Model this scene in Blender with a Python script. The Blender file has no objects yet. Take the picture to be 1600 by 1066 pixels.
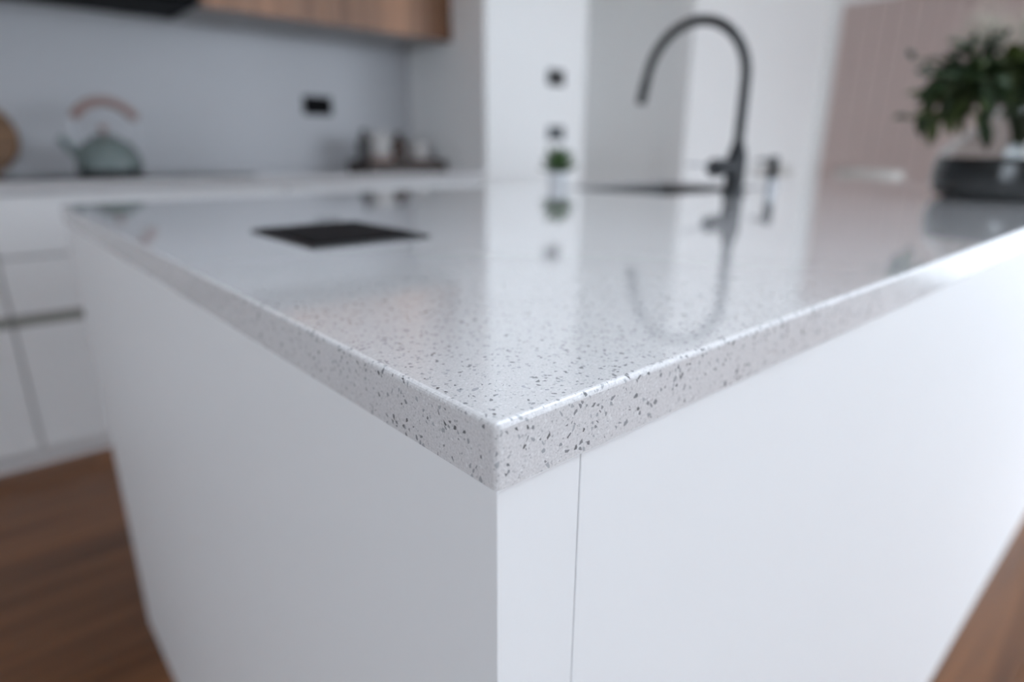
import bpy, bmesh, math, random
from mathutils import Vector, Matrix

random.seed(7)
scene = bpy.context.scene
C = scene.collection
PI = math.pi

# ------------------------------------------------------------------ camera
F_PX, PITCH, YAW, ROLL = 954.2034, 0.3040946, 0.7268222, 0.005427
CAM_POS = Vector((-0.136506, -0.162136, 1.0198896))
cp, sp = math.cos(PITCH), math.sin(PITCH)
fw = Vector((math.sin(YAW) * cp, math.cos(YAW) * cp, -sp))
rt = Vector((math.cos(YAW), -math.sin(YAW), 0))
up = rt.cross(fw)
r2 = math.cos(ROLL) * rt + math.sin(ROLL) * up
u2 = -math.sin(ROLL) * rt + math.cos(ROLL) * up
cam_data = bpy.data.cameras.new('camera')
cam = bpy.data.objects.new('camera', cam_data)
C.objects.link(cam)
m = Matrix((r2, u2, -fw)).transposed().to_4x4()
m.translation = CAM_POS
cam.matrix_world = m
cam_data.sensor_width = 36
cam_data.lens = F_PX / 1600 * 36
cam_data.clip_start = 0.01
cam_data.dof.use_dof = True
cam_data.dof.focus_distance = 0.268
cam_data.dof.aperture_fstop = 2.9
scene.camera = cam

# ------------------------------------------------------------------ light
scene.view_settings.view_transform = 'Standard'
scene.view_settings.look = 'None'
scene.view_settings.gamma = 1.0
scene.view_settings.use_curve_mapping = False
scene.view_settings.exposure = 0.0
world = bpy.data.worlds.new('overcast_sky')
scene.world = world
world.use_nodes = True
bg = world.node_tree.nodes['Background']
bg.inputs[0].default_value = (0.79, 0.885, 1.0, 1)
bg.inputs[1].default_value = 7.05

scene.cycles.max_bounces = 16
scene.cycles.diffuse_bounces = 10

X_LEFT, X_RIGHT, Y_FRONT, Y_BACK, CEIL = -3.0, 5.3, -3.0, 2.85, 2.6
X_RET, Y_COL = 1.79, 2.2                      # return wall beside the bench, face of the switch wall
DOOR_X0, DOOR_X1 = 2.47, 3.44                 # opening to the hall
# openings: (axis, plane, a0, a1, z0, z1)
WINDOWS = [('y', Y_FRONT, 1.3, 5.1, 0.02, 2.35), ('x', X_RIGHT, -1.4, -0.4, 0.02, 2.3), ('x', X_LEFT, -1.5, 0.2, 0.9, 2.2), ('y', Y_FRONT, -2.7, -1.0, 0.9, 2.2), ('y', 4.08, 2.75, 3.25, 1.1, 2.1)]  # left-wall, front-left and hall openings are unseen, added as fill light
ADDED_SKYLIGHT = (0.2, 2.2, -1.35, 0.32)             # x0, x1, y0, y1 in the ceiling, unseen, added to light the island


def portal(w):
    axis, plane, a0, a1, z0, z1 = w
    d = bpy.data.lights.new('window_portal', 'AREA')
    d.shape = 'RECTANGLE'
    d.size, d.size_y = a1 - a0, z1 - z0
    d.cycles.is_portal = True
    o = bpy.data.objects.new('window_portal', d)
    C.objects.link(o)
    mid, zz = (a0 + a1) / 2, (z0 + z1) / 2
    if axis == 'y':
        o.location = (mid, plane + (0.14 if plane > 0 else -0.14), zz); o.rotation_euler = (PI / 2, 0, 0)
        if plane > 0: o.rotation_euler = (-PI / 2, 0, 0)
    else:
        o.location = (plane + (0.14 if plane > 0 else -0.14), mid, zz)
        o.rotation_euler = (PI / 2, 0, PI / 2 if plane > 0 else -PI / 2)
    # an area light shines along its local -Z: it must point into the room


for w in WINDOWS:
    portal(w)
d = bpy.data.lights.new('added_skylight_portal', 'AREA')
d.shape = 'RECTANGLE'
d.size, d.size_y = ADDED_SKYLIGHT[1] - ADDED_SKYLIGHT[0], ADDED_SKYLIGHT[3] - ADDED_SKYLIGHT[2]
d.cycles.is_portal = True
o = bpy.data.objects.new('added_skylight_portal', d)
C.objects.link(o)
o.location = ((ADDED_SKYLIGHT[0] + ADDED_SKYLIGHT[1]) / 2, (ADDED_SKYLIGHT[2] + ADDED_SKYLIGHT[3]) / 2, CEIL + 0.2)


# ------------------------------------------------------------------ materials
def srgb(r, g, b):
    return tuple(((c / 255) / 12.92 if c / 255 <= 0.04045 else ((c / 255 + 0.055) / 1.055) ** 2.4) for c in (r, g, b)) + (1,)


def new_mat(name):
    mt = bpy.data.materials.new(name)
    mt.use_nodes = True
    nt = mt.node_tree
    return mt, nt, nt.nodes['Principled BSDF'], nt.nodes['Material Output']


def node(nt, kind, **kw):
    n = nt.nodes.new(kind)
    for k, v in kw.items():
        setattr(n, k, v)
    return n


def plain(name, col, rough=0.5, metal=0.0, ior=1.5, var=0.03, scale=20, bump=0.0, spec=0.5):
    """A painted or plain surface: slight procedural mottling and optional fine relief."""
    mt, nt, b, out = new_mat(name)
    tc = node(nt, 'ShaderNodeTexCoord')
    nz = node(nt, 'ShaderNodeTexNoise'); nz.inputs['Scale'].default_value = scale; nz.inputs['Detail'].default_value = 3
    nt.links.new(tc.outputs['Object'], nz.inputs['Vector'])
    mx = node(nt, 'ShaderNodeMix', data_type='RGBA')
    mx.inputs[6].default_value = tuple(c * (1 - var) for c in col[:3]) + (1,)
    mx.inputs[7].default_value = tuple(min(1, c * (1 + var)) for c in col[:3]) + (1,)
    nt.links.new(nz.outputs['Fac'], mx.inputs[0])
    nt.links.new(mx.outputs[2], b.inputs['Base Color'])
    b.inputs['Roughness'].default_value = rough
    b.inputs['Metallic'].default_value = metal
    b.inputs['IOR'].default_value = ior
    b.inputs['Specular IOR Level'].default_value = spec
    if bump:
        bp = node(nt, 'ShaderNodeBump'); bp.inputs['Strength'].default_value = bump; bp.inputs['Distance'].default_value = 0.002
        nt.links.new(nz.outputs['Fac'], bp.inputs['Height']); nt.links.new(bp.outputs['Normal'], b.inputs['Normal'])
    return mt


def wood(name, dark, light, grain_axis='z', scale=1.0, rough=0.45, strip=0.0, per_object=0.0):
    mt, nt, b, out = new_mat(name)
    tc = node(nt, 'ShaderNodeTexCoord')
    mp = node(nt, 'ShaderNodeMapping')
    st = {'x': (0.6, 14, 14), 'y': (14, 0.6, 14), 'z': (14, 14, 0.6)}[grain_axis]
    mp.inputs['Scale'].default_value = tuple(s * scale for s in st)
    oi = node(nt, 'ShaderNodeObjectInfo')
    add = node(nt, 'ShaderNodeVectorMath', operation='ADD')
    sc = node(nt, 'ShaderNodeMath', operation='MULTIPLY'); sc.inputs[1].default_value = 37.0
    nt.links.new(oi.outputs['Random'], sc.inputs[0])
    nt.links.new(tc.outputs['Object'], add.inputs[0]); nt.links.new(sc.outputs[0], add.inputs[1])
    nt.links.new(add.outputs[0], mp.inputs['Vector'])
    nz = node(nt, 'ShaderNodeTexNoise'); nz.inputs['Scale'].default_value = 1.6; nz.inputs['Detail'].default_value = 6; nz.inputs['Roughness'].default_value = 0.6
    nt.links.new(mp.outputs[0], nz.inputs['Vector'])
    rmp = node(nt, 'ShaderNodeValToRGB')
    rmp.color_ramp.elements[0].position = 0.32; rmp.color_ramp.elements[0].color = dark
    rmp.color_ramp.elements[1].position = 0.7; rmp.color_ramp.elements[1].color = light
    nt.links.new(nz.outputs['Fac'], rmp.inputs[0])
    src = rmp.outputs[0]
    if strip:                                  # veneer leaves of slightly different tone
        sx = node(nt, 'ShaderNodeSeparateXYZ'); nt.links.new(add.outputs[0], sx.inputs[0])
        dv = node(nt, 'ShaderNodeMath', operation='DIVIDE'); dv.inputs[1].default_value = strip
        fl = node(nt, 'ShaderNodeMath', operation='FLOOR')
        wn = node(nt, 'ShaderNodeTexWhiteNoise', noise_dimensions='1D')
        nt.links.new(sx.outputs[0], dv.inputs[0]); nt.links.new(dv.outputs[0], fl.inputs[0]); nt.links.new(fl.outputs[0], wn.inputs['W'])
        hs = node(nt, 'ShaderNodeHueSaturation')
        mr = node(nt, 'ShaderNodeMapRange'); mr.inputs[3].default_value = 0.75; mr.inputs[4].default_value = 1.2
        nt.links.new(wn.outputs['Value'], mr.inputs[0]); nt.links.new(mr.outputs[0], hs.inputs['Value'])
        nt.links.new(src, hs.inputs['Color']); src = hs.outputs[0]
    if per_object:
        hs = node(nt, 'ShaderNodeHueSaturation')
        mr = node(nt, 'ShaderNodeMapRange'); mr.inputs[3].default_value = 1 - per_object; mr.inputs[4].default_value = 1 + per_object
        nt.links.new(oi.outputs['Random'], mr.inputs[0]); nt.links.new(mr.outputs[0], hs.inputs['Value'])
        nt.links.new(src, hs.inputs['Color']); src = hs.outputs[0]
    nt.links.new(src, b.inputs['Base Color'])
    b.inputs['Roughness'].default_value = rough
    return mt


def quartz(name, rough=0.07, coat=1.0):
    """Engineered stone: warm pale grey paste with angular chips of several sizes and tones."""
    mt, nt, b, out = new_mat(name)
    tc = node(nt, 'ShaderNodeTexCoord')

    def chips(scale, squash, rot, keep, edge):
        mp = node(nt, 'ShaderNodeMapping', vector_type='TEXTURE')
        mp.inputs['Rotation'].default_value = rot; mp.inputs['Scale'].default_value = tuple(1 / q for q in squash)
        nt.links.new(tc.outputs['Object'], mp.inputs['Vector'])
        v = node(nt, 'ShaderNodeTexVoronoi', feature='F1'); v.inputs['Scale'].default_value = scale
        e = node(nt, 'ShaderNodeTexVoronoi', feature='DISTANCE_TO_EDGE'); e.inputs['Scale'].default_value = scale
        nt.links.new(mp.outputs[0], v.inputs['Vector']); nt.links.new(mp.outputs[0], e.inputs['Vector'])
        s = node(nt, 'ShaderNodeSeparateColor'); nt.links.new(v.outputs['Color'], s.inputs[0])
        k = node(nt, 'ShaderNodeMath', operation='LESS_THAN'); k.inputs[1].default_value = keep
        nt.links.new(s.outputs[0], k.inputs[0])
        g = node(nt, 'ShaderNodeMath', operation='GREATER_THAN'); g.inputs[1].default_value = edge
        nt.links.new(e.outputs['Distance'], g.inputs[0])
        a = node(nt, 'ShaderNodeMath', operation='MULTIPLY')
        nt.links.new(k.outputs[0], a.inputs[0]); nt.links.new(g.outputs[0], a.inputs[1])
        return a.outputs[0], s.outputs[1]

    base = node(nt, 'ShaderNodeTexNoise'); base.inputs['Scale'].default_value = 900; base.inputs['Detail'].default_value = 4
    nt.links.new(tc.outputs['Object'], base.inputs['Vector'])
    rp = node(nt, 'ShaderNodeValToRGB')
    rp.color_ramp.elements[0].position = 0.3; rp.color_ramp.elements[0].color = (0.575, 0.565, 0.568, 1)
    rp.color_ramp.elements[1].position = 0.7; rp.color_ramp.elements[1].color = (0.735, 0.725, 0.728, 1)
    nt.links.new(base.outputs['Fac'], rp.inputs[0])
    col = rp.outputs[0]
    layers = [
        (1000, (1, 1, 1), (0.3, 0.2, 0.1), 0.10, 0.10, (0.36, 0.36, 0.37, 1), (0.55, 0.55, 0.56, 1), 0.8),
        (700, (1, 1, 1), (1.0, 0.4, 0.7), 0.05, 0.08, (0.76, 0.76, 0.76, 1), (0.82, 0.82, 0.82, 1), 0.6),
        (560, (0.5, 1.1, 1.1), (0.3, 0.75, 0.7), 0.045, 0.10, (0.11, 0.11, 0.115, 1), (0.42, 0.43, 0.45, 1), 0.92),
        (570, (1.1, 0.48, 1.1), (0.8, -0.3, 0.5), 0.045, 0.10, (0.10, 0.10, 0.105, 1), (0.42, 0.43, 0.45, 1), 0.92),
        (520, (0.55, 1.1, 1.0), (-0.4, -0.9, -0.6), 0.038, 0.12, (0.09, 0.09, 0.095, 1), (0.44, 0.45, 0.47, 1), 0.92),
        (370, (0.7, 1.0, 1.1), (-0.9, 0.1, 0.5), 0.02, 0.13, (0.10, 0.10, 0.105, 1), (0.42, 0.43, 0.45, 1), 0.88),
    ]
    for sc_, sq, rot, keep, edge, c0, c1, amt in layers:
        mask, tone = chips(sc_, sq, rot, keep, edge)
        tint = node(nt, 'ShaderNodeMix', data_type='RGBA')
        tint.inputs[6].default_value = c0; tint.inputs[7].default_value = c1
        nt.links.new(tone, tint.inputs[0])
        f = node(nt, 'ShaderNodeMath', operation='MULTIPLY'); f.inputs[1].default_value = amt
        nt.links.new(mask, f.inputs[0])
        mx = node(nt, 'ShaderNodeMix', data_type='RGBA')
        nt.links.new(f.outputs[0], mx.inputs[0]); nt.links.new(col, mx.inputs[6]); nt.links.new(tint.outputs[2], mx.inputs[7])
        col = mx.outputs[2]
    nt.links.new(col, b.inputs['Base Color'])
    b.inputs['Roughness'].default_value = rough
    b.inputs['IOR'].default_value = 1.5
    b.inputs['Coat Weight'].default_value = coat
    b.inputs['Coat IOR'].default_value = 1.55
    b.inputs['Coat Roughness'].default_value = rough * 0.6
    return mt


def pane_mat(name):
    mt, nt, b, out = new_mat(name)
    nt.nodes.remove(b)
    tr = node(nt, 'ShaderNodeBsdfTransparent'); gl = node(nt, 'ShaderNodeBsdfGlossy'); gl.inputs['Roughness'].default_value = 0.0
    fr = node(nt, 'ShaderNodeFresnel'); fr.inputs[0].default_value = 1.35
    mx = node(nt, 'ShaderNodeMixShader')
    nt.links.new(fr.outputs[0], mx.inputs[0]); nt.links.new(tr.outputs[0], mx.inputs[1]); nt.links.new(gl.outputs[0], mx.inputs[2])
    nt.links.new(mx.outputs[0], out.inputs[0])
    return mt


def glass_mat(name, col=(1, 1, 1, 1), rough=0.0):
    mt, nt, b, out = new_mat(name)
    b.inputs['Base Color'].default_value = col
    b.inputs['Transmission Weight'].default_value = 1.0
    b.inputs['Roughness'].default_value = rough
    b.inputs['IOR'].default_value = 1.45
    return mt


M = {
    'wall': plain('wall_paint', (0.89, 0.89, 0.88, 1), 0.7, var=0.015, bump=0.05, scale=60),
    'ceiling': plain('ceiling_paint', (0.90, 0.90, 0.90, 1), 0.8, var=0.01),
    'splash': plain('splashback_tile', (0.49, 0.495, 0.515, 1), 0.45, var=0.01),
    'cabinet': plain('white_cabinet_lacquer', (0.82, 0.825, 0.83, 1), 0.5, var=0.008, scale=8),
    'carcass': plain('grey_carcass', (0.42, 0.42, 0.42, 1), 0.5),
    'rail': plain('finger_rail', (0.25, 0.25, 0.22, 1), 0.45),
    'quartz': quartz('speckled_quartz'),
    'quartz_arris': quartz('speckled_quartz_edge', 0.2, 0.0),
    'oak': wood('oak_veneer', srgb(118, 80, 54), srgb(172, 128, 98), 'z', strip=0.13, rough=0.4),
    'oak_dark': wood('darker_oak', srgb(92, 60, 38), srgb(128, 88, 60), 'z', rough=0.4),  # oak grain in a darker tone, for the filler strip
    'floor': wood('oak_flooring', srgb(82, 49, 24), srgb(140, 92, 55), 'x', rough=0.32, per_object=0.22),
    'subfloor': plain('subfloor', srgb(60, 42, 30), 0.8),
    'black': plain('matte_black_metal', (0.018, 0.019, 0.021, 1), 0.4, var=0.1, spec=0.3),
    'black_plastic': plain('black_plastic', (0.008, 0.008, 0.009, 1), 0.6, var=0.1, spec=0.06),
    'black_glass': plain('black_glass', (0.006, 0.006, 0.007, 1), 0.05, var=0.1),
    'grey_plastic': plain('grey_plastic', (0.10, 0.115, 0.125, 1), 0.4, var=0.1),
    'dark_plate': plain('dark_brown_plastic', (0.022, 0.018, 0.019, 1), 0.4, var=0.1),
    'steel': plain('brushed_steel', (0.42, 0.43, 0.45, 1), 0.32, metal=1.0, var=0.08, scale=60),
    'gunmetal': plain('brushed_gunmetal', (0.16, 0.165, 0.17, 1), 0.38, metal=1.0, var=0.08, scale=60),
    'chrome': plain('chrome', (0.75, 0.77, 0.8, 1), 0.12, metal=1.0),
    'pink': plain('dusty_pink_paint', srgb(191, 173, 167), 0.55, var=0.02),
    'cream': plain('cream_fabric', (0.70, 0.69, 0.65, 1), 0.85, var=0.06, scale=150, bump=0.2),
    'chair_leg': wood('pale_chair_wood', srgb(150, 118, 88), srgb(196, 164, 130), 'z'),
    'kettle': plain('sage_enamel', srgb(118, 130, 128), 0.16, var=0.03),
    'kettle_base': plain('kettle_base_black', (0.02, 0.02, 0.022, 1), 0.35),
    'rosewood': wood('pinkish_wood', srgb(140, 114, 108), srgb(168, 142, 134), 'x', scale=2),
    'board': wood('acacia_board', srgb(96, 66, 40), srgb(150, 110, 72), 'x', scale=1.5),
    'tray': wood('dark_tray_wood', srgb(38, 28, 22), srgb(66, 46, 34), 'x', scale=2),
    'wax': plain('white_wax', (0.50, 0.485, 0.47, 1), 0.5),
    'blush': plain('blush_ceramic', srgb(160, 134, 126), 0.4),
    'brown_bottle': plain('brown_bottle_glass', srgb(62, 40, 26), 0.12),
    'grey_bottle': plain('dark_grey_ceramic', srgb(60, 60, 60), 0.4),
    'glass': glass_mat('clear_glass', (0.95, 0.98, 0.98, 1)),
    'smoke': plain('smoked_glass', (0.016, 0.018, 0.018, 1), 0.06),
    'pane': pane_mat('window_pane'),
    'frame': plain('window_frame_black', (0.03, 0.032, 0.034, 1), 0.4),
    'leaf': plain('dark_green_leaf', srgb(36, 50, 28), 0.5, spec=0.2, var=0.35, scale=12),
    'leaf2': plain('olive_green_leaf', srgb(58, 68, 32), 0.5, spec=0.2, var=0.3, scale=12),
    'leaf3': plain('blue_green_leaf', srgb(46, 66, 54), 0.5, spec=0.2, var=0.3, scale=12),
    'stem': plain('green_stem', srgb(62, 66, 38), 0.6),
    'fluff': plain('dried_flower', srgb(178, 170, 156), 0.9, var=0.1),
    'succulent': plain('succulent_green', srgb(66, 92, 52), 0.5, var=0.25, scale=40),
    'pot': plain('white_pot', (0.74, 0.76, 0.78, 1), 0.35),
    'soil': plain('potting_soil', srgb(48, 36, 28), 0.9, var=0.3, scale=90),
    'ground': plain('pale_paving', (0.55, 0.55, 0.54, 1), 0.8, var=0.1, scale=3),
    'skirting': plain('skirting_paint', (0.82, 0.82, 0.82, 1), 0.4),
}


# ------------------------------------------------------------------ helpers
def obj(name, bm, mat, parent=None, smooth=False, loc=None):
    me = bpy.data.meshes.new(name)
    bmesh.ops.recalc_face_normals(bm, faces=bm.faces)
    bm.to_mesh(me); bm.free()
    if smooth:
        for p_ in me.polygons: p_.use_smooth = True
        try: me.set_sharp_from_angle(angle=math.radians(38))
        except Exception: pass
    me.materials.append(M[mat] if isinstance(mat, str) else mat)
    o = bpy.data.objects.new(name, me)
    C.objects.link(o)
    if parent is not None: o.parent = parent
    if loc is not None: o.location = loc
    return o


def thing(name, label, cat, loc=(0, 0, 0), rotz=0, group=None):
    o = bpy.data.objects.new(name, None)
    o.empty_display_size = 0.05
    C.objects.link(o)
    o.location = loc; o.rotation_euler = (0, 0, rotz)
    o['label'] = label; o['category'] = cat
    if group: o['group'] = group
    return o


def tag(o, label, cat, group=None):
    o['label'] = label; o['category'] = cat
    if group: o['group'] = group
    return o


def struct(o, label):
    o['kind'] = 'structure'; o['label'] = label
    return o


def add_box(bm, x0, x1, y0, y1, z0, z1, bevel=0.0, seg=2):
    r = bmesh.ops.create_cube(bm, size=1.0)
    vs = r['verts']
    for v in vs:
        v.co = Vector(((x0 + x1) / 2 + v.co.x * (x1 - x0), (y0 + y1) / 2 + v.co.y * (y1 - y0), (z0 + z1) / 2 + v.co.z * (z1 - z0)))
    if bevel:
        es = {e for v in vs for e in v.link_edges}
        bmesh.ops.bevel(bm, geom=list(es), offset=bevel, segments=seg, profile=0.5, affect='EDGES')
    return bm


def box(x0, x1, y0, y1, z0, z1, bevel=0.0, seg=2):
    return add_box(bmesh.new(), x0, x1, y0, y1, z0, z1, bevel, seg)


def add_lathe(bm, prof, n=40, close=True):
    """Revolve (r, z) points about the local z axis."""
    rings = []
    for r_, z in prof:
        if r_ < 1e-6:
            rings.append([bm.verts.new((0, 0, z))])
        else:
            rings.append([bm.verts.new((r_ * math.cos(2 * PI * k / n), r_ * math.sin(2 * PI * k / n), z)) for k in range(n)])
    for a, b in zip(rings, rings[1:]):
        for k in range(n):
            k2 = (k + 1) % n
            if len(a) == 1 and len(b) == 1: continue
            if len(a) == 1: bm.faces.new((a[0], b[k2], b[k]))
            elif len(b) == 1: bm.faces.new((a[k], a[k2], b[0]))
            else: bm.faces.new((a[k], a[k2], b[k2], b[k]))
    return bm


def lathe(prof, n=40):
    return add_lathe(bmesh.new(), prof, n)


def add_tube(bm, pts, rad, n=16, cap=True):
    """Sweep a circle along points; rad is a number or one per point."""
    pts = [Vector(p_) for p_ in pts]
    rads = rad if isinstance(rad, (list, tuple)) else [rad] * len(pts)
    t0 = (pts[1] - pts[0]).normalized()
    nrm = t0.orthogonal().normalized()
    rings = []
    for i, p_ in enumerate(pts):
        t = (pts[min(i + 1, len(pts) - 1)] - pts[max(i - 1, 0)]).normalized()
        nrm = (nrm - t * nrm.dot(t)).normalized()
        bi = t.cross(nrm)
        rings.append([bm.verts.new(p_ + (nrm * math.cos(2 * PI * k / n) + bi * math.sin(2 * PI * k / n)) * rads[i]) for k in range(n)])
    for a, b in zip(rings, rings[1:]):
        for k in range(n):
            bm.faces.new((a[k], a[(k + 1) % n], b[(k + 1) % n], b[k]))
    if cap:
        bm.faces.new(rings[0][::-1]); bm.faces.new(rings[-1])
    return bm


def tube(pts, rad, n=16):
    return add_tube(bmesh.new(), pts, rad, n)


def move(bm, mat4):
    bmesh.ops.transform(bm, matrix=mat4, verts=bm.verts)
    return bm


# ------------------------------------------------------------------ the setting
def wall_grid(fn, a0, a1, z0, z1, holes):
    """Boxes filling a wall rectangle around rectangular openings."""
    bm = bmesh.new()
    xs = sorted({a0, a1, *[h[0] for h in holes], *[h[1] for h in holes]})
    for xa, xb in zip(xs, xs[1:]):
        hs = sorted([h for h in holes if h[0] <= xa + 1e-6 and h[1] >= xb - 1e-6], key=lambda h: h[2])
        z = z0
        for h in hs:
            if h[2] > z: fn(bm, xa, xb, z, h[2])
            z = h[3]
        if z < z1: fn(bm, xa, xb, z, z1)
    return bm


floor = struct(obj('floor', box(X_LEFT, X_RIGHT + 0.0, Y_FRONT, 4.2, -0.06, -0.014), 'subfloor'), 'timber plank floor')
struct(obj('ceiling', wall_grid(lambda bm, a, b, c0, c1: add_box(bm, a, b, c0, c1, CEIL, CEIL + 0.12), X_LEFT - 0.12, X_RIGHT + 0.12, Y_FRONT - 0.12, 4.2, [ADDED_SKYLIGHT]), 'ceiling'), 'white ceiling')
sl = bmesh.new()
for a0, a1, b0, b1 in ((ADDED_SKYLIGHT[0] - 0.06, ADDED_SKYLIGHT[1] + 0.06, ADDED_SKYLIGHT[2] - 0.06, ADDED_SKYLIGHT[2]), (ADDED_SKYLIGHT[0] - 0.06, ADDED_SKYLIGHT[1] + 0.06, ADDED_SKYLIGHT[3], ADDED_SKYLIGHT[3] + 0.06),
                       (ADDED_SKYLIGHT[0] - 0.06, ADDED_SKYLIGHT[0], ADDED_SKYLIGHT[2], ADDED_SKYLIGHT[3]), (ADDED_SKYLIGHT[1], ADDED_SKYLIGHT[1] + 0.06, ADDED_SKYLIGHT[2], ADDED_SKYLIGHT[3])):
    add_box(sl, a0, a1, b0, b1, CEIL + 0.121, CEIL + 0.18)
sl = struct(obj('window_6', sl, 'frame'), 'frame of the added skylight in the ceiling')
obj('pane', box(ADDED_SKYLIGHT[0], ADDED_SKYLIGHT[1], ADDED_SKYLIGHT[2], ADDED_SKYLIGHT[3], CEIL + 0.14, CEIL + 0.146), 'pane', sl)
struct(obj('wall_back', box(X_LEFT, X_RET, Y_BACK, Y_BACK + 0.12, -0.06, CEIL), 'wall'), 'kitchen back wall')
obj('splashback', box(X_LEFT + 0.01, X_RET - 0.001, Y_BACK - 0.008, Y_BACK - 0.0005, 0.921, 1.6), 'splash', bpy.data.objects['wall_back'])
struct(obj('wall_column', box(X_RET, DOOR_X0, Y_COL, Y_BACK + 0.12, -0.06, CEIL), 'wall'), 'white wall with switches beside the kitchen bench')
struct(obj('wall_far', box(DOOR_X1, X_RIGHT, Y_COL, Y_COL + 0.12, -0.06, CEIL), 'wall'), 'white wall behind the tap')
struct(obj('wall_hall_left', box(DOOR_X0 - 0.12, DOOR_X0, Y_BACK + 0.12, 4.2, -0.06, CEIL), 'wall'), 'side wall of the hall')
struct(obj('wall_hall_right', box(DOOR_X1 + 0.08, DOOR_X1 + 0.2, Y_COL + 0.12, 4.08, -0.06, CEIL), 'wall'), 'side wall of the hall behind the opening')
hl = [(w[2], w[3], w[4], w[5]) for w in WINDOWS if w[0] == 'x' and w[1] < 0]
struct(obj('wall_left', wall_grid(lambda bm, a, b, z0, z1: add_box(bm, X_LEFT - 0.12, X_LEFT, a, b, z0, z1), Y_FRONT, Y_BACK + 0.12, -0.06, CEIL, hl), 'wall'), 'left wall')
hf = [(w[2], w[3], w[4], w[5]) for w in WINDOWS if w[0] == 'y' and w[1] < 0]
hh = [(w[2], w[3], w[4], w[5]) for w in WINDOWS if w[0] == 'y' and w[1] > 0]
hr = [(w[2], w[3], w[4], w[5]) for w in WINDOWS if w[0] == 'x' and w[1] > 0]
struct(obj('wall_front', wall_grid(lambda bm, a, b, z0, z1: add_box(bm, a, b, Y_FRONT - 0.12, Y_FRONT, z0, z1), X_LEFT - 0.12, X_RIGHT + 0.12, -0.06, CEIL, hf), 'wall'), 'window wall')
struct(obj('wall_right', wall_grid(lambda bm, a, b, z0, z1: add_box(bm, X_RIGHT, X_RIGHT + 0.12, a, b, z0, z1), Y_FRONT, Y_COL + 0.12, -0.06, CEIL, hr), 'wall'), 'far right wall')
struct(obj('wall_hall_back', wall_grid(lambda bm, a, b, z0, z1: add_box(bm, a, b, 4.08, 4.2, z0, z1), DOOR_X0, DOOR_X1 + 0.2, -0.06, CEIL, hh), 'wall'), 'end wall of the hall')
struct(obj('ground', box(-25, 30, -30, 30, -0.2, -0.1), 'ground'), 'paving around the house')

for i, w in enumerate(WINDOWS):
    axis, plane, a0, a1, z0, z1 = w
    name = 'window_%d' % (i + 1)
    bm = bmesh.new()
    t = 0.05
    s = 1 if plane > 0 else -1

    def bar(bm_, p0, p1, q0, q1, d0=0.03, d1=0.09):
        lo, hi = sorted((plane + s * d0, plane + s * d1))
        if axis == 'y': add_box(bm_, p0, p1, lo, hi, q0, q1)
        else: add_box(bm_, lo, hi, p0, p1, q0, q1)
    bar(bm, a0, a1, z0, z0 + t); bar(bm, a0, a1, z1 - t, z1)
    bar(bm, a0, a0 + t, z0 + t, z1 - t); bar(bm, a1 - t, a1, z0 + t, z1 - t)
    mid = (a0 + a1) / 2
    bar(bm, mid - t / 2, mid + t / 2, z0 + t, z1 - t)
    wf = struct(obj(name, bm, 'frame'), 'unseen glazed opening with black frame')
    for p0, p1 in ((a0 + t, mid - t / 2), (mid + t / 2, a1 - t)):
        b2 = bmesh.new(); bar(b2, p0, p1, z0 + t, z1 - t, 0.057, 0.063)
        obj('pane', b2, 'pane', wf)

# floor planks, laid along the bench
PW, PL = 0.18, 1.83
plank_me = None
row = 0
y = Y_FRONT
while y < 4.19:
    off = (row * 0.61) % PL
    x = X_LEFT - off
    while x < X_RIGHT:
        xa, xb = max(x, X_LEFT), min(x + PL, X_RIGHT)
        x += PL
        if xb - xa < 0.05: continue
        if y > Y_BACK and (xb < DOOR_X0 or xa > DOOR_X1 + 0.2): continue
        w_ = min(PW, 4.2 - y)
        if plank_me is None:
            o = obj('plank', box(0, 1, 0, 1, 0, 1), 'floor', floor)
            bm = bmesh.new(); add_box(bm, 0, PL, 0, PW - 0.0016, -0.014, 0, 0.0012, 1)
            bmesh.ops.recalc_face_normals(bm, faces=bm.faces)
            bm.to_mesh(o.data); bm.free()
            plank_me = o.data
        else:
            o = bpy.data.objects.new('plank', plank_me); C.objects.link(o); o.parent = floor
        o.location = (xa, y, 0)
        o.scale = ((xb - xa - 0.0016) / PL, 1, 1)
    y += PW
    row += 1

struct(obj('baseboard_far', box(DOOR_X1, X_RIGHT - 0.002, Y_COL - 0.014, Y_COL - 0.0005, 0.001, 0.09, 0.003), 'skirting'), 'white skirting board')
struct(obj('baseboard_column', box(X_RET + 0.001, DOOR_X0, Y_COL - 0.014, Y_COL - 0.0005, 0.001, 0.09, 0.003), 'skirting'), 'white skirting board under the switches')

# pink vertical boards on the right wall
panel = thing('wall_panelling', 'dusty pink panelling of vertical boards on the far wall behind the bouquet', 'panelling', (X_RIGHT - 0.02, 0, 0))
obj('backing', box(0.0185, 0.0195, 2.09 - 17 * 0.12, 2.09, 0.001, 2.10), 'pink', panel)
bw, n_b = 0.12, 17
bd = None
for k in range(n_b):
    y1 = 2.09 - k * bw
    if bd is None:
        bd = obj('board', box(-0.004, 0.018, -bw + 0.005, -0.001, 0.001, 2.10, 0.004, 1), 'pink', panel, loc=(0, y1, 0))
    else:
        o = bd.copy(); C.objects.link(o); o.location = (0, y1, 0)

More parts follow.
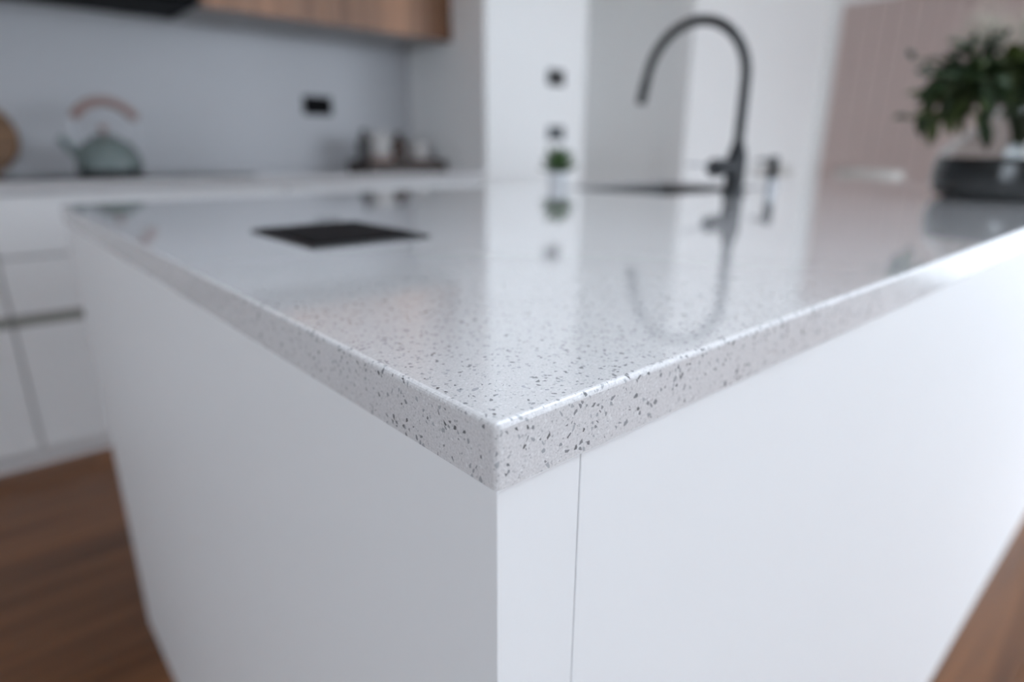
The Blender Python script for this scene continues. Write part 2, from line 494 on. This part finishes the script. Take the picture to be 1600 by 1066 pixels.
# ------------------------------------------------------------------ island
L_ISL, W_ISL, TOP, TH = 2.4, 1.2195, 0.92, 0.0292
PT = TOP - TH - 0.0006
OV = 0.0012
SX0, SX1, SY0, SY1 = 1.09, 1.60, 0.68, 1.07
isl = thing('kitchen_island', 'white lacquered kitchen island base under the speckled worktop', 'island')
obj('end_panel', box(OV, 0.0502, OV, W_ISL - OV, 0.001, PT, 0.0007), 'cabinet', isl)
obj('end_panel', box(L_ISL - 0.0502, L_ISL - OV, OV, W_ISL - OV, 0.001, PT, 0.0007), 'cabinet', isl)
obj('back_panel', box(0.0509, L_ISL - 0.0509, OV, 0.020, 0.001, PT, 0.0007), 'cabinet', isl)
obj('base_deck', box(0.0516, L_ISL - 0.0516, 0.021, W_ISL - 0.07, 0.09, 0.108), 'carcass', isl)
obj('kickboard', box(0.0516, L_ISL - 0.0516, W_ISL - 0.07, W_ISL - 0.055, 0.001, 0.09), 'cabinet', isl)
nd = 4
dw = (L_ISL - 0.1032) / nd
for k in range(nd):
    x0 = 0.0516 + k * dw
    d = obj('door', box(x0 + 0.002, x0 + dw - 0.002, W_ISL - 0.022, W_ISL - 0.003, 0.095, 0.85, 0.001), 'cabinet', isl)
obj('finger_rail', box(0.0516, L_ISL - 0.0516, W_ISL - 0.05, W_ISL - 0.03, 0.84, PT), 'rail', isl)

# worktop with a sink cut-out
bm = bmesh.new()
xs, ys = [0, SX0, SX1, L_ISL], [0, SY0, SY1, W_ISL]
gt = [[bm.verts.new((x_, y_, TOP)) for y_ in ys] for x_ in xs]
gb = [[bm.verts.new((x_, y_, TOP - TH)) for y_ in ys] for x_ in xs]
for i in range(3):
    for j in range(3):
        if i == 1 and j == 1: continue
        bm.faces.new((gt[i][j], gt[i + 1][j], gt[i + 1][j + 1], gt[i][j + 1]))
        bm.faces.new((gb[i][j], gb[i][j + 1], gb[i + 1][j + 1], gb[i + 1][j]))
ringo = [(i, 0) for i in range(3)] + [(3, j) for j in range(3)] + [(i, 3) for i in (3, 2, 1)] + [(0, j) for j in (3, 2, 1)]
for a, b in zip(ringo, ringo[1:] + ringo[:1]):
    bm.faces.new((gt[a[0]][a[1]], gb[a[0]][a[1]], gb[b[0]][b[1]], gt[b[0]][b[1]]))
ringi = [(1, 1), (2, 1), (2, 2), (1, 2)]
for a, b in zip(ringi, ringi[1:] + ringi[:1]):
    bm.faces.new((gt[a[0]][a[1]], gt[b[0]][b[1]], gb[b[0]][b[1]], gb[a[0]][a[1]]))
bmesh.ops.recalc_face_normals(bm, faces=bm.faces)


def outer(v): return v.co.x in (0, L_ISL) or abs(v.co.x) < 1e-6 or abs(v.co.x - L_ISL) < 1e-6 or abs(v.co.y) < 1e-6 or abs(v.co.y - W_ISL) < 1e-6


sel = []
for e in bm.edges:
    a, b = e.verts
    if len(e.link_faces) != 2: continue
    if e.link_faces[0].normal.dot(e.link_faces[1].normal) > 0.5: continue
    if max(a.co.z, b.co.z) > TOP - 1e-4:       # top arris, upright corners, sink cut-out arris
        sel.append(e)
bmesh.ops.bevel(bm, geom=sel, offset=0.0027, segments=4, profile=0.5, affect='EDGES', clamp_overlap=True)
top = tag(obj('island_worktop', bm, 'quartz'), 'pale grey speckled quartz worktop with a sharp corner in focus on the island', 'worktop')
top.data.materials.append(M['quartz_arris'])            # the edge faces are honed, only the top is polished
for p_ in top.data.polygons:
    if p_.normal.z < 0.995: p_.material_index = 1

# flush black outlet lid
po = thing('pop_up_outlet', 'flat black square pop-up outlet set into the island worktop', 'outlet', (0.2035, 0.5405, TOP))
obj('rim', box(-0.0735, 0.0735, -0.0915, 0.0915, 0.0003, 0.0026, 0.001), 'black', po)
obj('lid', box(-0.066, 0.066, -0.084, 0.084, 0.0027, 0.0042, 0.0007), 'black_plastic', po)
obj('finger_notch', box(-0.02, 0.02, 0.076, 0.083, 0.0043, 0.0050, 0.0003), 'black', po)

# sink
sk = thing('undermount_sink', 'dark steel sink sunk into the island behind the black tap', 'sink', ((SX0 + SX1) / 2, (SY0 + SY1) / 2, TOP - TH - 0.2))
hx, hy, dz = (SX1 - SX0) / 2 - 0.0015, (SY1 - SY0) / 2 - 0.0015, 0.2262
bm = bmesh.new()
bmesh.ops.create_cube(bm, size=1.0)
for v in bm.verts: v.co = Vector((v.co.x * 2 * hx, v.co.y * 2 * hy, (v.co.z + 0.5) * dz))
topf = [f_ for f_ in bm.faces if f_.calc_center_median().z > dz - 1e-4]
bmesh.ops.delete(bm, geom=topf, context='FACES')
es = [e for e in bm.edges if len(e.link_faces) == 2]
bmesh.ops.bevel(bm, geom=es, offset=0.02, segments=4, profile=0.5, affect='EDGES')
basin = obj('basin', bm, 'gunmetal', sk, smooth=True)
md = basin.modifiers.new('thickness', 'SOLIDIFY'); md.thickness = 0.0012; md.offset = 1
obj('drain', lathe([(0.0, 0.006), (0.03, 0.006), (0.042, 0.009), (0.045, 0.006), (0.045, 0.002)], 32), 'chrome', sk, smooth=True)

# tap
TX, TY = 1.243, 0.603
tap = thing('kitchen_tap', 'tall matte black gooseneck tap with a side lever on the island', 'tap', (TX, TY, TOP))
obj('base_collar', lathe([(0.0, 0.0004), (0.027, 0.0004), (0.027, 0.006), (0.025, 0.008), (0.0, 0.008)], 40), 'black', tap, smooth=True)
obj('body', lathe([(0.0, 0.008), (0.0215, 0.008), (0.0215, 0.022), (0.0225, 0.03), (0.0225, 0.085), (0.02, 0.095), (0.0125, 0.12), (0.0, 0.12)], 40), 'black', tap, smooth=True)
RA, ZC = 0.1365, 0.254
pts = [(0, 0, 0.115), (0, 0, 0.16), (0, 0, 0.21)]
amax = math.radians(166)
for k in range(0, 33):
    a = amax * k / 32
    pts.append((0, RA - RA * math.cos(a), ZC + RA * math.sin(a)))
tx, tz = math.sin(amax), math.cos(amax)
py, pz = pts[-1][1], pts[-1][2]
sp_end = (0, py + tx * 0.075, pz + tz * 0.075)
obj('spout', tube(pts + [(0, py + tx * 0.02, pz + tz * 0.02)], 0.0115, 20), 'black', tap, smooth=True)
obj('spray_head', tube([(0, py + tx * 0.018, pz + tz * 0.018), (0, py + tx * 0.024, pz + tz * 0.024), (0, py + tx * 0.07, pz + tz * 0.07), sp_end],
                       [0.0122, 0.0128, 0.0128, 0.0115], 24), 'black', tap, smooth=True)
hd = obj('handle', tube([(-0.015, 0, 0.063), (-0.096, 0, 0.063), (-0.100, 0, 0.063)], [0.019, 0.0195, 0.017], 28), 'black', tap, smooth=True)
obj('lever', tube([(-0.098, 0, 0.066), (-0.14, 0, 0.069), (-0.20, 0, 0.071)], [0.0035, 0.003, 0.0028], 12), 'steel', hd, smooth=True)

# soap dispenser
sd = thing('soap_dispenser', 'short soap dispenser with black top beside the tap', 'dispenser', (1.462, 0.62, TOP))
obj('base', lathe([(0.0, 0.0004), (0.017, 0.0004), (0.017, 0.004), (0.0125, 0.007), (0.0125, 0.03), (0.0, 0.03)], 32), 'steel', sd, smooth=True)
obj('pump', lathe([(0.0, 0.03), (0.0115, 0.03), (0.0125, 0.034), (0.0125, 0.082), (0.011, 0.086), (0.0, 0.086)], 32), 'black', sd, smooth=True)
obj('nozzle', tube([(0.0, 0.0, 0.076), (0.0, 0.04, 0.077), (0.0, 0.046, 0.072)], [0.0045, 0.004, 0.0036], 12), 'black', sd, smooth=True)

# little succulent at the far edge of the island
pp = thing('potted_succulent', 'small green succulent in a white pot on the far edge of the island', 'plant', (1.20, 1.14, TOP))
obj('pot', lathe([(0.0, 0.0005), (0.024, 0.0005), (0.027, 0.004), (0.031, 0.038), (0.029, 0.038), (0.026, 0.030), (0.0, 0.030)], 32), 'pot', pp, smooth=True)
obj('soil', lathe([(0.0, 0.0345), (0.015, 0.034), (0.0265, 0.032), (0.0265, 0.0305), (0.0, 0.0305)], 24), 'soil', pp, smooth=True)


def leaf_bm(bm, base, direction, length, width, droop=0.25, roll=0.0):
    """A curved pointed leaf with a keeled midrib, added to bm."""
    d = Vector(direction).normalized()
    side = d.cross(Vector((0, 0, 1)))
    if side.length < 1e-3: side = Vector((1, 0, 0))
    side.normalize()
    side = Matrix.Rotation(roll, 3, d) @ side
    nrm = side.cross(d).normalized()
    rows = []
    prof = [(0.0, 0.06), (0.22, 0.75), (0.5, 1.0), (0.78, 0.7), (1.0, 0.0)]
    for t, w_ in prof:
        c = Vector(base) + d * (length * t) - Vector((0, 0, 1)) * (droop * length * t * t)
        if w_ == 0: rows.append((bm.verts.new(c),))
        else:
            e = side * (width * 0.5 * w_)
            rows.append((bm.verts.new(c - e + nrm * width * 0.12), bm.verts.new(c), bm.verts.new(c + e + nrm * width * 0.12)))
    for a, b in zip(rows, rows[1:]):
        if len(b) == 3:
            bm.faces.new((a[0], a[1], b[1], b[0])); bm.faces.new((a[1], a[2], b[2], b[1]))
        else:
            bm.faces.new((a[0], a[1], b[0])); bm.faces.new((a[1], a[2], b[0]))


for k in range(26):
    a = 2.4 * k
    el = 0.25 + 1.1 * (k / 26)
    bm = bmesh.new()
    leaf_bm(bm, (0.006 * math.cos(a), 0.006 * math.sin(a), 0.035 + 0.02 * k / 26), (math.cos(a) * math.cos(el), math.sin(a) * math.cos(el), math.sin(el)),
            0.052 + 0.02 * random.random(), 0.024, 0.05)
    lo = obj('leaf', bm, 'succulent', pp, smooth=True)
    md = lo.modifiers.new('thickness', 'SOLIDIFY'); md.thickness = 0.003

# ------------------------------------------------------------------ vase and bouquet
VX, VY = 1.632, 0.160
vs = thing('glass_vase', 'wide clear glass vase with a dark lower half on the island', 'vase', (VX, VY, TOP))
obj('dark_base', lathe([(0.0, 0.0006), (0.115, 0.0006), (0.135, 0.01), (0.145, 0.035), (0.146, 0.06), (0.141, 0.088), (0.137, 0.088), (0.138, 0.06), (0.13, 0.02), (0.0, 0.012)], 64), 'smoke', vs, smooth=True)['label'] = 'dark glossy lower half'
obj('glass_neck', lathe([(0.1412, 0.0885), (0.130, 0.110), (0.105, 0.133), (0.078, 0.152), (0.066, 0.172), (0.066, 0.195), (0.073, 0.21), (0.0705, 0.211),
                         (0.063, 0.196), (0.063, 0.172), (0.075, 0.150), (0.102, 0.131), (0.127, 0.108), (0.1375, 0.0885), (0.1412, 0.0885)], 64), 'glass', vs, smooth=True)
img_r = Vector((math.cos(YAW), -math.sin(YAW), 0))
img_f = Vector((math.sin(YAW), math.cos(YAW), 0))
bq = thing('bouquet', 'loose bouquet of dark green foliage and dried pale flowers in the vase', 'bouquet', (VX, VY, TOP))
# tips: across, depth, height above the worktop, leaf material, number of leaves, leaf length
rnd = random.Random(11)
TIPS = [(-0.20, 0.02, 0.25, 'leaf', 15, 0.062), (-0.17, -0.05, 0.20, 'leaf2', 14, 0.06), (-0.21, 0.05, 0.17, 'leaf', 12, 0.055), (-0.14, 0.03, 0.31, 'leaf', 15, 0.06),
        (-0.10, -0.06, 0.27, 'leaf2', 14, 0.065), (-0.07, 0.07, 0.34, 'leaf3', 13, 0.055), (-0.06, -0.09, 0.21, 'leaf', 15, 0.062), (-0.02, -0.10, 0.26, 'leaf3', 15, 0.06),
        (0.0, 0.03, 0.30, 'leaf', 16, 0.06), (0.05, -0.07, 0.27, 'leaf3', 15, 0.06), (0.08, 0.05, 0.34, 'leaf', 14, 0.062), (0.10, -0.05, 0.36, 'leaf', 14, 0.06),
        (0.15, 0.0, 0.27, 'leaf', 15, 0.06), (0.19, 0.04, 0.31, 'leaf3', 14, 0.06), (0.20, -0.05, 0.22, 'leaf2', 14, 0.06), (0.02, 0.13, 0.25, 'leaf', 14, 0.06),
        (-0.26, 0.0, 0.285, 'leaf3', 7, 0.035), (-0.08, 0.12, 0.24, 'leaf', 14, 0.06), (0.12, 0.12, 0.24, 'leaf', 14, 0.06), (-0.12, -0.02, 0.225, 'leaf', 16, 0.062),
        (-0.05, 0.0, 0.235, 'leaf', 18, 0.062), (0.03, -0.05, 0.225, 'leaf', 18, 0.062), (-0.09, 0.05, 0.22, 'leaf', 18, 0.06), (0.07, 0.03, 0.24, 'leaf', 18, 0.06), (-0.15, -0.07, 0.235, 'leaf', 15, 0.06),
        (-0.17, 0.06, 0.21, 'leaf2', 15, 0.06), (0.0, -0.12, 0.21, 'leaf', 15, 0.06),
        (-0.19, 0.0, 0.165, 'leaf2', 16, 0.062), (-0.13, -0.06, 0.17, 'leaf', 16, 0.062), (-0.16, 0.05, 0.265, 'leaf', 16, 0.064), (-0.20, -0.03, 0.215, 'leaf', 15, 0.064), (0.04, 0.0, 0.285, 'leaf', 16, 0.062)]
for ax, ay, az, lm_, nl, ll in TIPS:
    tip = img_r * ax + img_f * ay + Vector((0, 0, az))
    foot = -0.25 * (img_r * ax + img_f * ay) + Vector((rnd.uniform(-.02, .02), rnd.uniform(-.02, .02), 0.02))
    hor = (img_r * ax + img_f * ay)
    mouth = hor * (0.035 / max(0.06, hor.length)) + Vector((0, 0, 0.20))
    ctrl = mouth + (mouth - foot) * 0.55
    cv = []
    for k in range(5): cv.append(foot.lerp(mouth, k / 5))
    for k in range(10):
        t = k / 9
        cv.append(mouth * (1 - t) ** 2 + ctrl * 2 * t * (1 - t) + tip * t * t)
    st = obj('stem', tube(cv, [0.0022] * 9 + [0.0018] * 6, 6), 'stem', bq, smooth=True)
    bm = bmesh.new()
    for k in range(nl):
        t = 0.42 + 0.58 * k / (nl - 1)
        b0 = mouth * (1 - t) ** 2 + ctrl * 2 * t * (1 - t) + tip * t * t
        tg = ((ctrl - mouth) * 2 * (1 - t) + (tip - ctrl) * 2 * t).normalized()
        ang = k * 2.4 + rnd.uniform(-.5, .5)
        oo = tg.orthogonal().normalized(); o2 = tg.cross(oo)
        dr = tg * 0.55 + (oo * math.cos(ang) + o2 * math.sin(ang))
        leaf_bm(bm, b0, dr, ll * rnd.uniform(.75, 1.2), ll * 0.42, 0.25, rnd.uniform(-1, 1))
    lf = obj('leaves', bm, lm_, st, smooth=True); lf['kind'] = 'stuff'
# dried flower heads
for ax, ay, az in [(-0.06, 0.06, 0.35), (0.0, 0.03, 0.38), (0.05, 0.07, 0.36), (-0.10, 0.05, 0.36), (0.10, 0.02, 0.39), (0.02, 0.10, 0.33), (0.14, 0.08, 0.35), (-0.02, 0.05, 0.31), (-0.03, -0.02, 0.36), (0.06, -0.01, 0.33), (0.17, 0.03, 0.32), (-0.05, 0.1, 0.40), (0.03, 0.0, 0.42), (0.0, 0.12, 0.37)]:
    tip = img_r * ax + img_f * ay + Vector((0, 0, az))
    mouth = Vector((ax * 0.1, ay * 0.1, 0.19))
    cv = [Vector((0, 0, 0.03)).lerp(mouth, k / 3) for k in range(3)] + [mouth.lerp(tip, k / 6) for k in range(7)]
    st = obj('flower_stem', tube(cv, 0.0013, 6), 'stem', bq, smooth=True)
    bm = bmesh.new()
    for k in range(70):
        v = Vector((rnd.gauss(0, 1), rnd.gauss(0, 1), rnd.gauss(0, 1))).normalized()
        L_ = 0.05 * rnd.uniform(.4, 1.0)
        pnt = tip + v * L_ - Vector((0, 0, 0.01))
        s_ = 0.0035 * rnd.uniform(.6, 1.3)
        ww = [pnt + Vector(q) * s_ for q in ((1, 0, 0), (-1, 0, 0), (0, 1, 0), (0, -1, 0), (0, 0, 1), (0, 0, -1))]
        vv = [bm.verts.new(q) for q in ww]
        for a, b, c in ((0, 2, 4), (2, 1, 4), (1, 3, 4), (3, 0, 4), (2, 0, 5), (1, 2, 5), (3, 1, 5), (0, 3, 5)): bm.faces.new((vv[a], vv[b], vv[c]))
        leg = [bm.verts.new(tip), bm.verts.new(pnt + Vector((s_ * .3, 0, 0))), bm.verts.new(pnt - Vector((s_ * .3, 0, 0)))]
        bm.faces.new(leg)
    fl = obj('flower_head', bm, 'fluff', st); fl['kind'] = 'stuff'

# ------------------------------------------------------------------ back run of cabinets
BY = 2.216
kick_y = 2.256


def base_unit(x0, x1, label):
    u = thing('base_cabinet', label, 'cabinet', (x0, BY, 0), group='white drawer units under the back bench')
    w_ = x1 - x0
    obj('carcass', box(0.001, w_ - 0.001, 0.021, Y_BACK - BY - 0.002, 0.07, 0.888), 'carcass', u)
    obj('kickboard', box(0.0, w_, kick_y - BY, kick_y - BY + 0.015, 0.001, 0.068), 'cabinet', u)
    for z0, z1 in ((0.066, 0.482), (0.518, 0.694), (0.701, 0.882)):
        obj('drawer_front', box(0.003, w_ - 0.003, 0.0, 0.019, z0, z1, 0.001), 'cabinet', u)
    obj('finger_rail', box(0.003, w_ - 0.003, 0.012, 0.0205, 0.482, 0.518), 'rail', u)
    return u


base_unit(-2.78, -1.88, 'white drawer unit at the far end of the back bench, leftmost of the row')
base_unit(-1.88, -0.98, 'white drawer unit under the back bench, second from its far left end')
base_unit(-0.98, -0.085, 'white drawer unit in the back bench just left of the vertical gap')
base_unit(-0.085, 0.815, 'white drawer unit under the cooktop behind the island end')
base_unit(0.815, 1.788, 'white drawer unit at the back bench end against the return wall')

tag(obj('back_worktop', box(-2.8, X_RET - 0.001, 2.196, Y_BACK - 0.0085, TOP - 0.031, TOP, 0.0025, 3), 'quartz'), 'pale stone worktop running along the back wall', 'worktop')

ck = thing('induction_cooktop', 'black glass cooktop set on the back worktop under the kettle', 'cooktop', (0.35, 2.53, TOP))
obj('glass_top', box(-0.385, 0.385, -0.24, 0.24, 0.0005, 0.0055, 0.002), 'black_glass', ck)
for a, b in ((-0.2, -0.11), (-0.2, 0.12), (0.2, -0.11), (0.2, 0.12)):
    bm = bmesh.new(); add_tube(bm, [(a + 0.085 * math.cos(k * PI / 24), b + 0.085 * math.sin(k * PI / 24), 0.0057) for k in range(49)], 0.0006, 4, cap=False)
    obj('zone_ring', bm, 'grey_plastic', ck)

# kettle
kt = thing('kettle', 'pale sage kettle with an arched pinkish wooden handle on the cooktop', 'kettle', (0.30, 2.52, TOP + 0.0056))
obj('base_ring', lathe([(0.0, 0.0004), (0.098, 0.0004), (0.103, 0.004), (0.102, 0.018), (0.0, 0.018)], 48), 'kettle_base', kt, smooth=True)
obj('body', lathe([(0.0, 0.018), (0.1, 0.018), (0.104, 0.03), (0.1, 0.06), (0.085, 0.095), (0.06, 0.118), (0.04, 0.124), (0.0, 0.124)], 48), 'kettle', kt, smooth=True)
ld = obj('lid', lathe([(0.0, 0.124), (0.042, 0.124), (0.044, 0.128), (0.03, 0.136), (0.008, 0.139), (0.0, 0.139)], 40), 'kettle', kt, smooth=True)
obj('lid_knob', lathe([(0.0, 0.139), (0.007, 0.139), (0.008, 0.145), (0.015, 0.152), (0.015, 0.162), (0.01, 0.168), (0.0, 0.168)], 28), 'rosewood', ld, smooth=True)
obj('spout', tube([(-0.075, 0, 0.065), (-0.105, 0, 0.085), (-0.125, 0, 0.115), (-0.135, 0, 0.128)], [0.022, 0.017, 0.013, 0.011], 20), 'kettle', kt, smooth=True)
for s in (-1, 1):
    obj('handle_bracket', tube([(s * 0.08, 0, 0.098), (s * 0.1 + 0.008, 0, 0.13), (s * 0.105 + 0.012, 0, 0.165), (s * 0.095 + 0.012, 0, 0.19)], 0.005, 10), 'steel', kt, smooth=True)
bm = bmesh.new()
hp = [(0.012 + 0.105 * math.sin(a), 0, 0.142 + 0.105 * math.cos(a) * 1.02) for a in [math.radians(-64 + 128 * k / 24) for k in range(25)]]
add_tube(bm, hp, [0.012] + [0.0165] * 23 + [0.012], 14)
obj('handle', bm, 'rosewood', kt, smooth=True)

# round board leaning on the splashback
rb = thing('round_chopping_board', 'round brown wooden chopping board leaning on the splashback', 'chopping board', (-0.056, 2.792, TOP + 0.001))
bm = lathe([(0.0, -0.009), (0.127, -0.009), (0.132, -0.005), (0.132, 0.005), (0.127, 0.009), (0.0, 0.009)], 64)
lean = math.radians(7)
move(bm, Matrix.Translation((0, 0.009, 0)) @ Matrix.Rotation(-lean, 4, 'X') @ Matrix.Translation((0, 0, 0.1325)) @ Matrix.Rotation(PI / 2, 4, 'X'))
obj('board', bm, 'board', rb, smooth=True)
bm = tube([(0.0, -0.004, 0.245), (0.0, 0.03, 0.255), (0.003, 0.038, 0.235)], 0.002, 8)
obj('hanging_cord', bm, 'chair_leg', rb)

# outlet on the splashback
ot = thing('wall_outlet', 'black double power outlet on the grey splashback', 'outlet', (1.26, Y_BACK - 0.0085, 1.217))
obj('plate', box(-0.072, 0.072, -0.010, -0.0005, -0.043, 0.043, 0.003), 'black_plastic', ot)
for s in (-1, 1):
    obj('rocker', box(s * 0.030 - 0.009, s * 0.030 + 0.009, -0.013, -0.0102, 0.012, 0.03, 0.001), 'black_plastic', ot)
    obj('socket', lathe([(0.0, 0.0), (0.018, 0.0), (0.019, 0.002), (0.0, 0.002)], 24), 'black_plastic', ot).matrix_local = Matrix.Translation((s * 0.03, -0.0101, -0.012)) @ Matrix.Rotation(PI / 2, 4, 'X')

# tray and the things on it
ty = thing('serving_tray', 'dark wooden tray on the back worktop holding candles and bottles', 'tray', (1.535, 2.58, TOP))
obj('base', box(-0.215, 0.215, -0.115, 0.115, 0.0006, 0.010, 0.002), 'tray', ty)
obj('rim', box(-0.215, 0.215, -0.115, -0.107, 0.0105, 0.046, 0.002), 'tray', ty)
obj('rim', box(-0.215, 0.215, 0.107, 0.115, 0.0105, 0.046, 0.002), 'tray', ty)
obj('rim', box(-0.215, -0.207, -0.1068, 0.1068, 0.0105, 0.046, 0.002), 'tray', ty)
obj('rim', box(0.207, 0.215, -0.1068, 0.1068, 0.0105, 0.046, 0.002), 'tray', ty)
ZT = TOP + 0.0105


def jar(name, label, x_, y_, r_, h, hc):
    t = thing(name, label, 'candle', (x_, y_, ZT), group='candles on the dark tray')
    obj('holder', lathe([(0.0, 0.0003), (r_ * 0.94, 0.0003), (r_, 0.005), (r_, hc), (r_ * 0.93, hc), (r_ * 0.93, hc - 0.012), (0.0, hc - 0.012)], 36), 'blush', t, smooth=True)
    obj('candle', lathe([(0.0, hc - 0.0115), (r_ * 0.86, hc - 0.0115), (r_ * 0.86, h - 0.004), (r_ * 0.8, h), (0.0, h - 0.002)], 36), 'wax', t, smooth=True)
    obj('wick', tube([(0, 0, h - 0.003), (0.001, 0, h + 0.004), (0.003, 0, h + 0.01)], 0.0011, 8), 'black', t)


jar('pillar_candle', 'taller white candle in a blush holder on the dark tray', 1.432, 2.565, 0.06, 0.165, 0.06)
jar('pillar_candle', 'shorter white candle in a blush holder at the tray end', 1.652, 2.565, 0.052, 0.125, 0.045)


def bottle(name, label, x_, y_, r_, h, mt):
    t = thing(name, label, 'bottle', (x_, y_, ZT), group='bottles on the dark tray')
    obj('body', lathe([(0.0, 0.0003), (r_ * 0.92, 0.0003), (r_, 0.006), (r_, h * 0.66), (r_ * 0.8, h * 0.76), (r_ * 0.42, h * 0.84), (r_ * 0.4, h * 0.93), (0.0, h * 0.93)], 32), mt, t, smooth=True)
    obj('cap', lathe([(0.0, h * 0.93), (r_ * 0.46, h * 0.93), (r_ * 0.46, h), (0.0, h)], 24), 'black', t, smooth=True)


bottle('bottle', 'dark grey bottle at the tray end beside the taller candle', 1.368, 2.60, 0.033, 0.175, 'grey_bottle')
bottle('bottle', 'dark brown bottle standing between the two candles', 1.557, 2.60, 0.042, 0.165, 'brown_bottle')

# upper cabinets
UY, UZ0, UZ1 = 2.45, 1.512, 2.42
HX0, HX1 = -0.24, 0.66
edges = [-2.78, -2.16, -1.54, -0.92, -0.24, 0.21, 0.66, 1.15, 1.645]
ulabels = ['oak wall cabinet, first in the row from the far left end', 'oak wall cabinet, second in the row from the far left end', 'oak wall cabinet, third in the row from the far left end',
           'oak wall cabinet next to the range hood on its outer side', 'oak wall cabinet above the outer half of the range hood', 'oak wall cabinet above the range hood end by the kettle',
           'oak wall cabinet just past the black range hood, above the outlet', 'oak wall cabinet nearest the return wall, above the tray']
for k, (x0, x1) in enumerate(zip(edges, edges[1:])):
    u = thing('wall_cabinet', ulabels[k], 'cabinet', (x0, UY, UZ0), group='oak wall cabinets over the back bench')
    w_ = x1 - x0
    obj('carcass', box(0.0008, w_ - 0.0008, 0.021, Y_BACK - UY - 0.0005, 0.002 if not (x0 >= HX0 - .01 and x1 <= HX1 + .01) else 0.042, UZ1 - UZ0), 'carcass', u)
    obj('door', box(0.0015, w_ - 0.0015, 0.0, 0.020, 0.0 if not (x0 >= HX0 - .01 and x1 <= HX1 + .01) else 0.042, UZ1 - UZ0, 0.0008), 'oak', u)
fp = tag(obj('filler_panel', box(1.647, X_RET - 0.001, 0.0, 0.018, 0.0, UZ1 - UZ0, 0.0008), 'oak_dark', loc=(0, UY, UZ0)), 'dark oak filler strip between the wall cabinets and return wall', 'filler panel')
bk = struct(obj('trim_1', box(X_LEFT + 0.001, X_RET - 0.001, UY + 0.01, Y_BACK - 0.001, UZ1 + 0.001, CEIL - 0.001), 'wall'), 'bulkhead above the wall cabinets')
hd = thing('range_hood', 'slim black range hood under the oak wall cabinets', 'range hood', ((HX0 + HX1) / 2, UY, 1.513))
hw = (HX1 - HX0) / 2 - 0.002
obj('housing', box(-hw, hw, 0.0, Y_BACK - UY - 0.01, 0.004, 0.040, 0.002), 'black_plastic', hd)
obj('front_visor', box(-hw, hw, -0.022, -0.001, 0.0, 0.040, 0.003), 'black_plastic', hd)
for s in (-1, 1):
    obj('filter', box(s * hw / 2 - hw * 0.44, s * hw / 2 + hw * 0.44, 0.03, 0.29, 0.0, 0.0038, 0.001), 'black_plastic', hd)

# switches on the column wall
sw = thing('light_switch', 'dark square light switch plate high on the white wall', 'switch', (2.249, Y_COL - 0.0005, 1.367))
obj('plate', box(-0.058, 0.058, -0.009, 0, -0.038, 0.038, 0.003), 'dark_plate', sw)
for a in (-0.03, 0, 0.03):
    obj('rocker', box(a - 0.009, a + 0.009, -0.0125, -0.0092, -0.016, 0.016, 0.001), 'black_plastic', sw)
gp = thing('power_outlet', 'grey double power outlet low on the white wall below the switch', 'outlet', (2.258, Y_COL - 0.0005, 1.102))
obj('plate', box(-0.058, 0.058, -0.009, 0, -0.034, 0.034, 0.003), 'grey_plastic', gp)
for s in (-1, 1):
    obj('rocker', box(s * 0.03 - 0.008, s * 0.03 + 0.008, -0.0125, -0.0092, 0.008, 0.026, 0.001), 'black', gp)
    obj('socket', box(s * 0.03 - 0.013, s * 0.03 + 0.013, -0.0105, -0.0092, -0.026, 0.0, 0.001), 'black', gp)


# ------------------------------------------------------------------ dining chairs beyond the island
def chair(x_, y_, rz, label):
    t = thing('dining_chair', label, 'chair', (x_, y_, 0), rz, 'cream dining chairs beyond the island')
    obj('seat', box(-0.23, 0.23, -0.20, 0.20, 0.42, 0.49, 0.025, 3), 'cream', t, smooth=True)
    bm = bmesh.new()
    n = 12
    gridv = []
    for i in range(n + 1):
        a = -0.9 + 1.8 * i / n
        rowv = []
        for z, off in ((0.52, 0.0), (0.70, 0.02), (0.86, 0.045), (0.895, 0.05), (0.91, 0.055)):
            rr = 0.235
            rowv.append((-0.235 + (1 - math.cos(a)) * 0.14 - off, math.sin(a) * 0.235 * (1 if z < 0.9 else 0.96), z))
        gridv.append([bm.verts.new(q) for q in rowv])
    for i in range(n):
        for j in range(4):
            bm.faces.new((gridv[i][j], gridv[i + 1][j], gridv[i + 1][j + 1], gridv[i][j + 1]))
    bk_ = obj('backrest', bm, 'cream', t, smooth=True)
    md_ = bk_.modifiers.new('padding', 'SOLIDIFY'); md_.thickness = 0.035; md_.offset = 0
    for sx in (-1, 1):
        for sy in (-1, 1):
            obj('leg', tube([(sx * 0.2, sy * 0.17, 0.43), (sx * 0.225, sy * 0.19, 0.001)], [0.016, 0.010], 12), 'chair_leg', t, smooth=True)
        obj('back_post', tube([(-0.2, sx * 0.16, 0.46), (-0.245, sx * 0.15, 0.56)], 0.012, 10), 'chair_leg', t, smooth=True)


chair(4.28, 1.28, 0.0, 'cream padded dining chair beyond the island, the wider one in view')
chair(4.62, 1.79, -1.15, 'cream padded dining chair partly seen near the pink panelling corner')
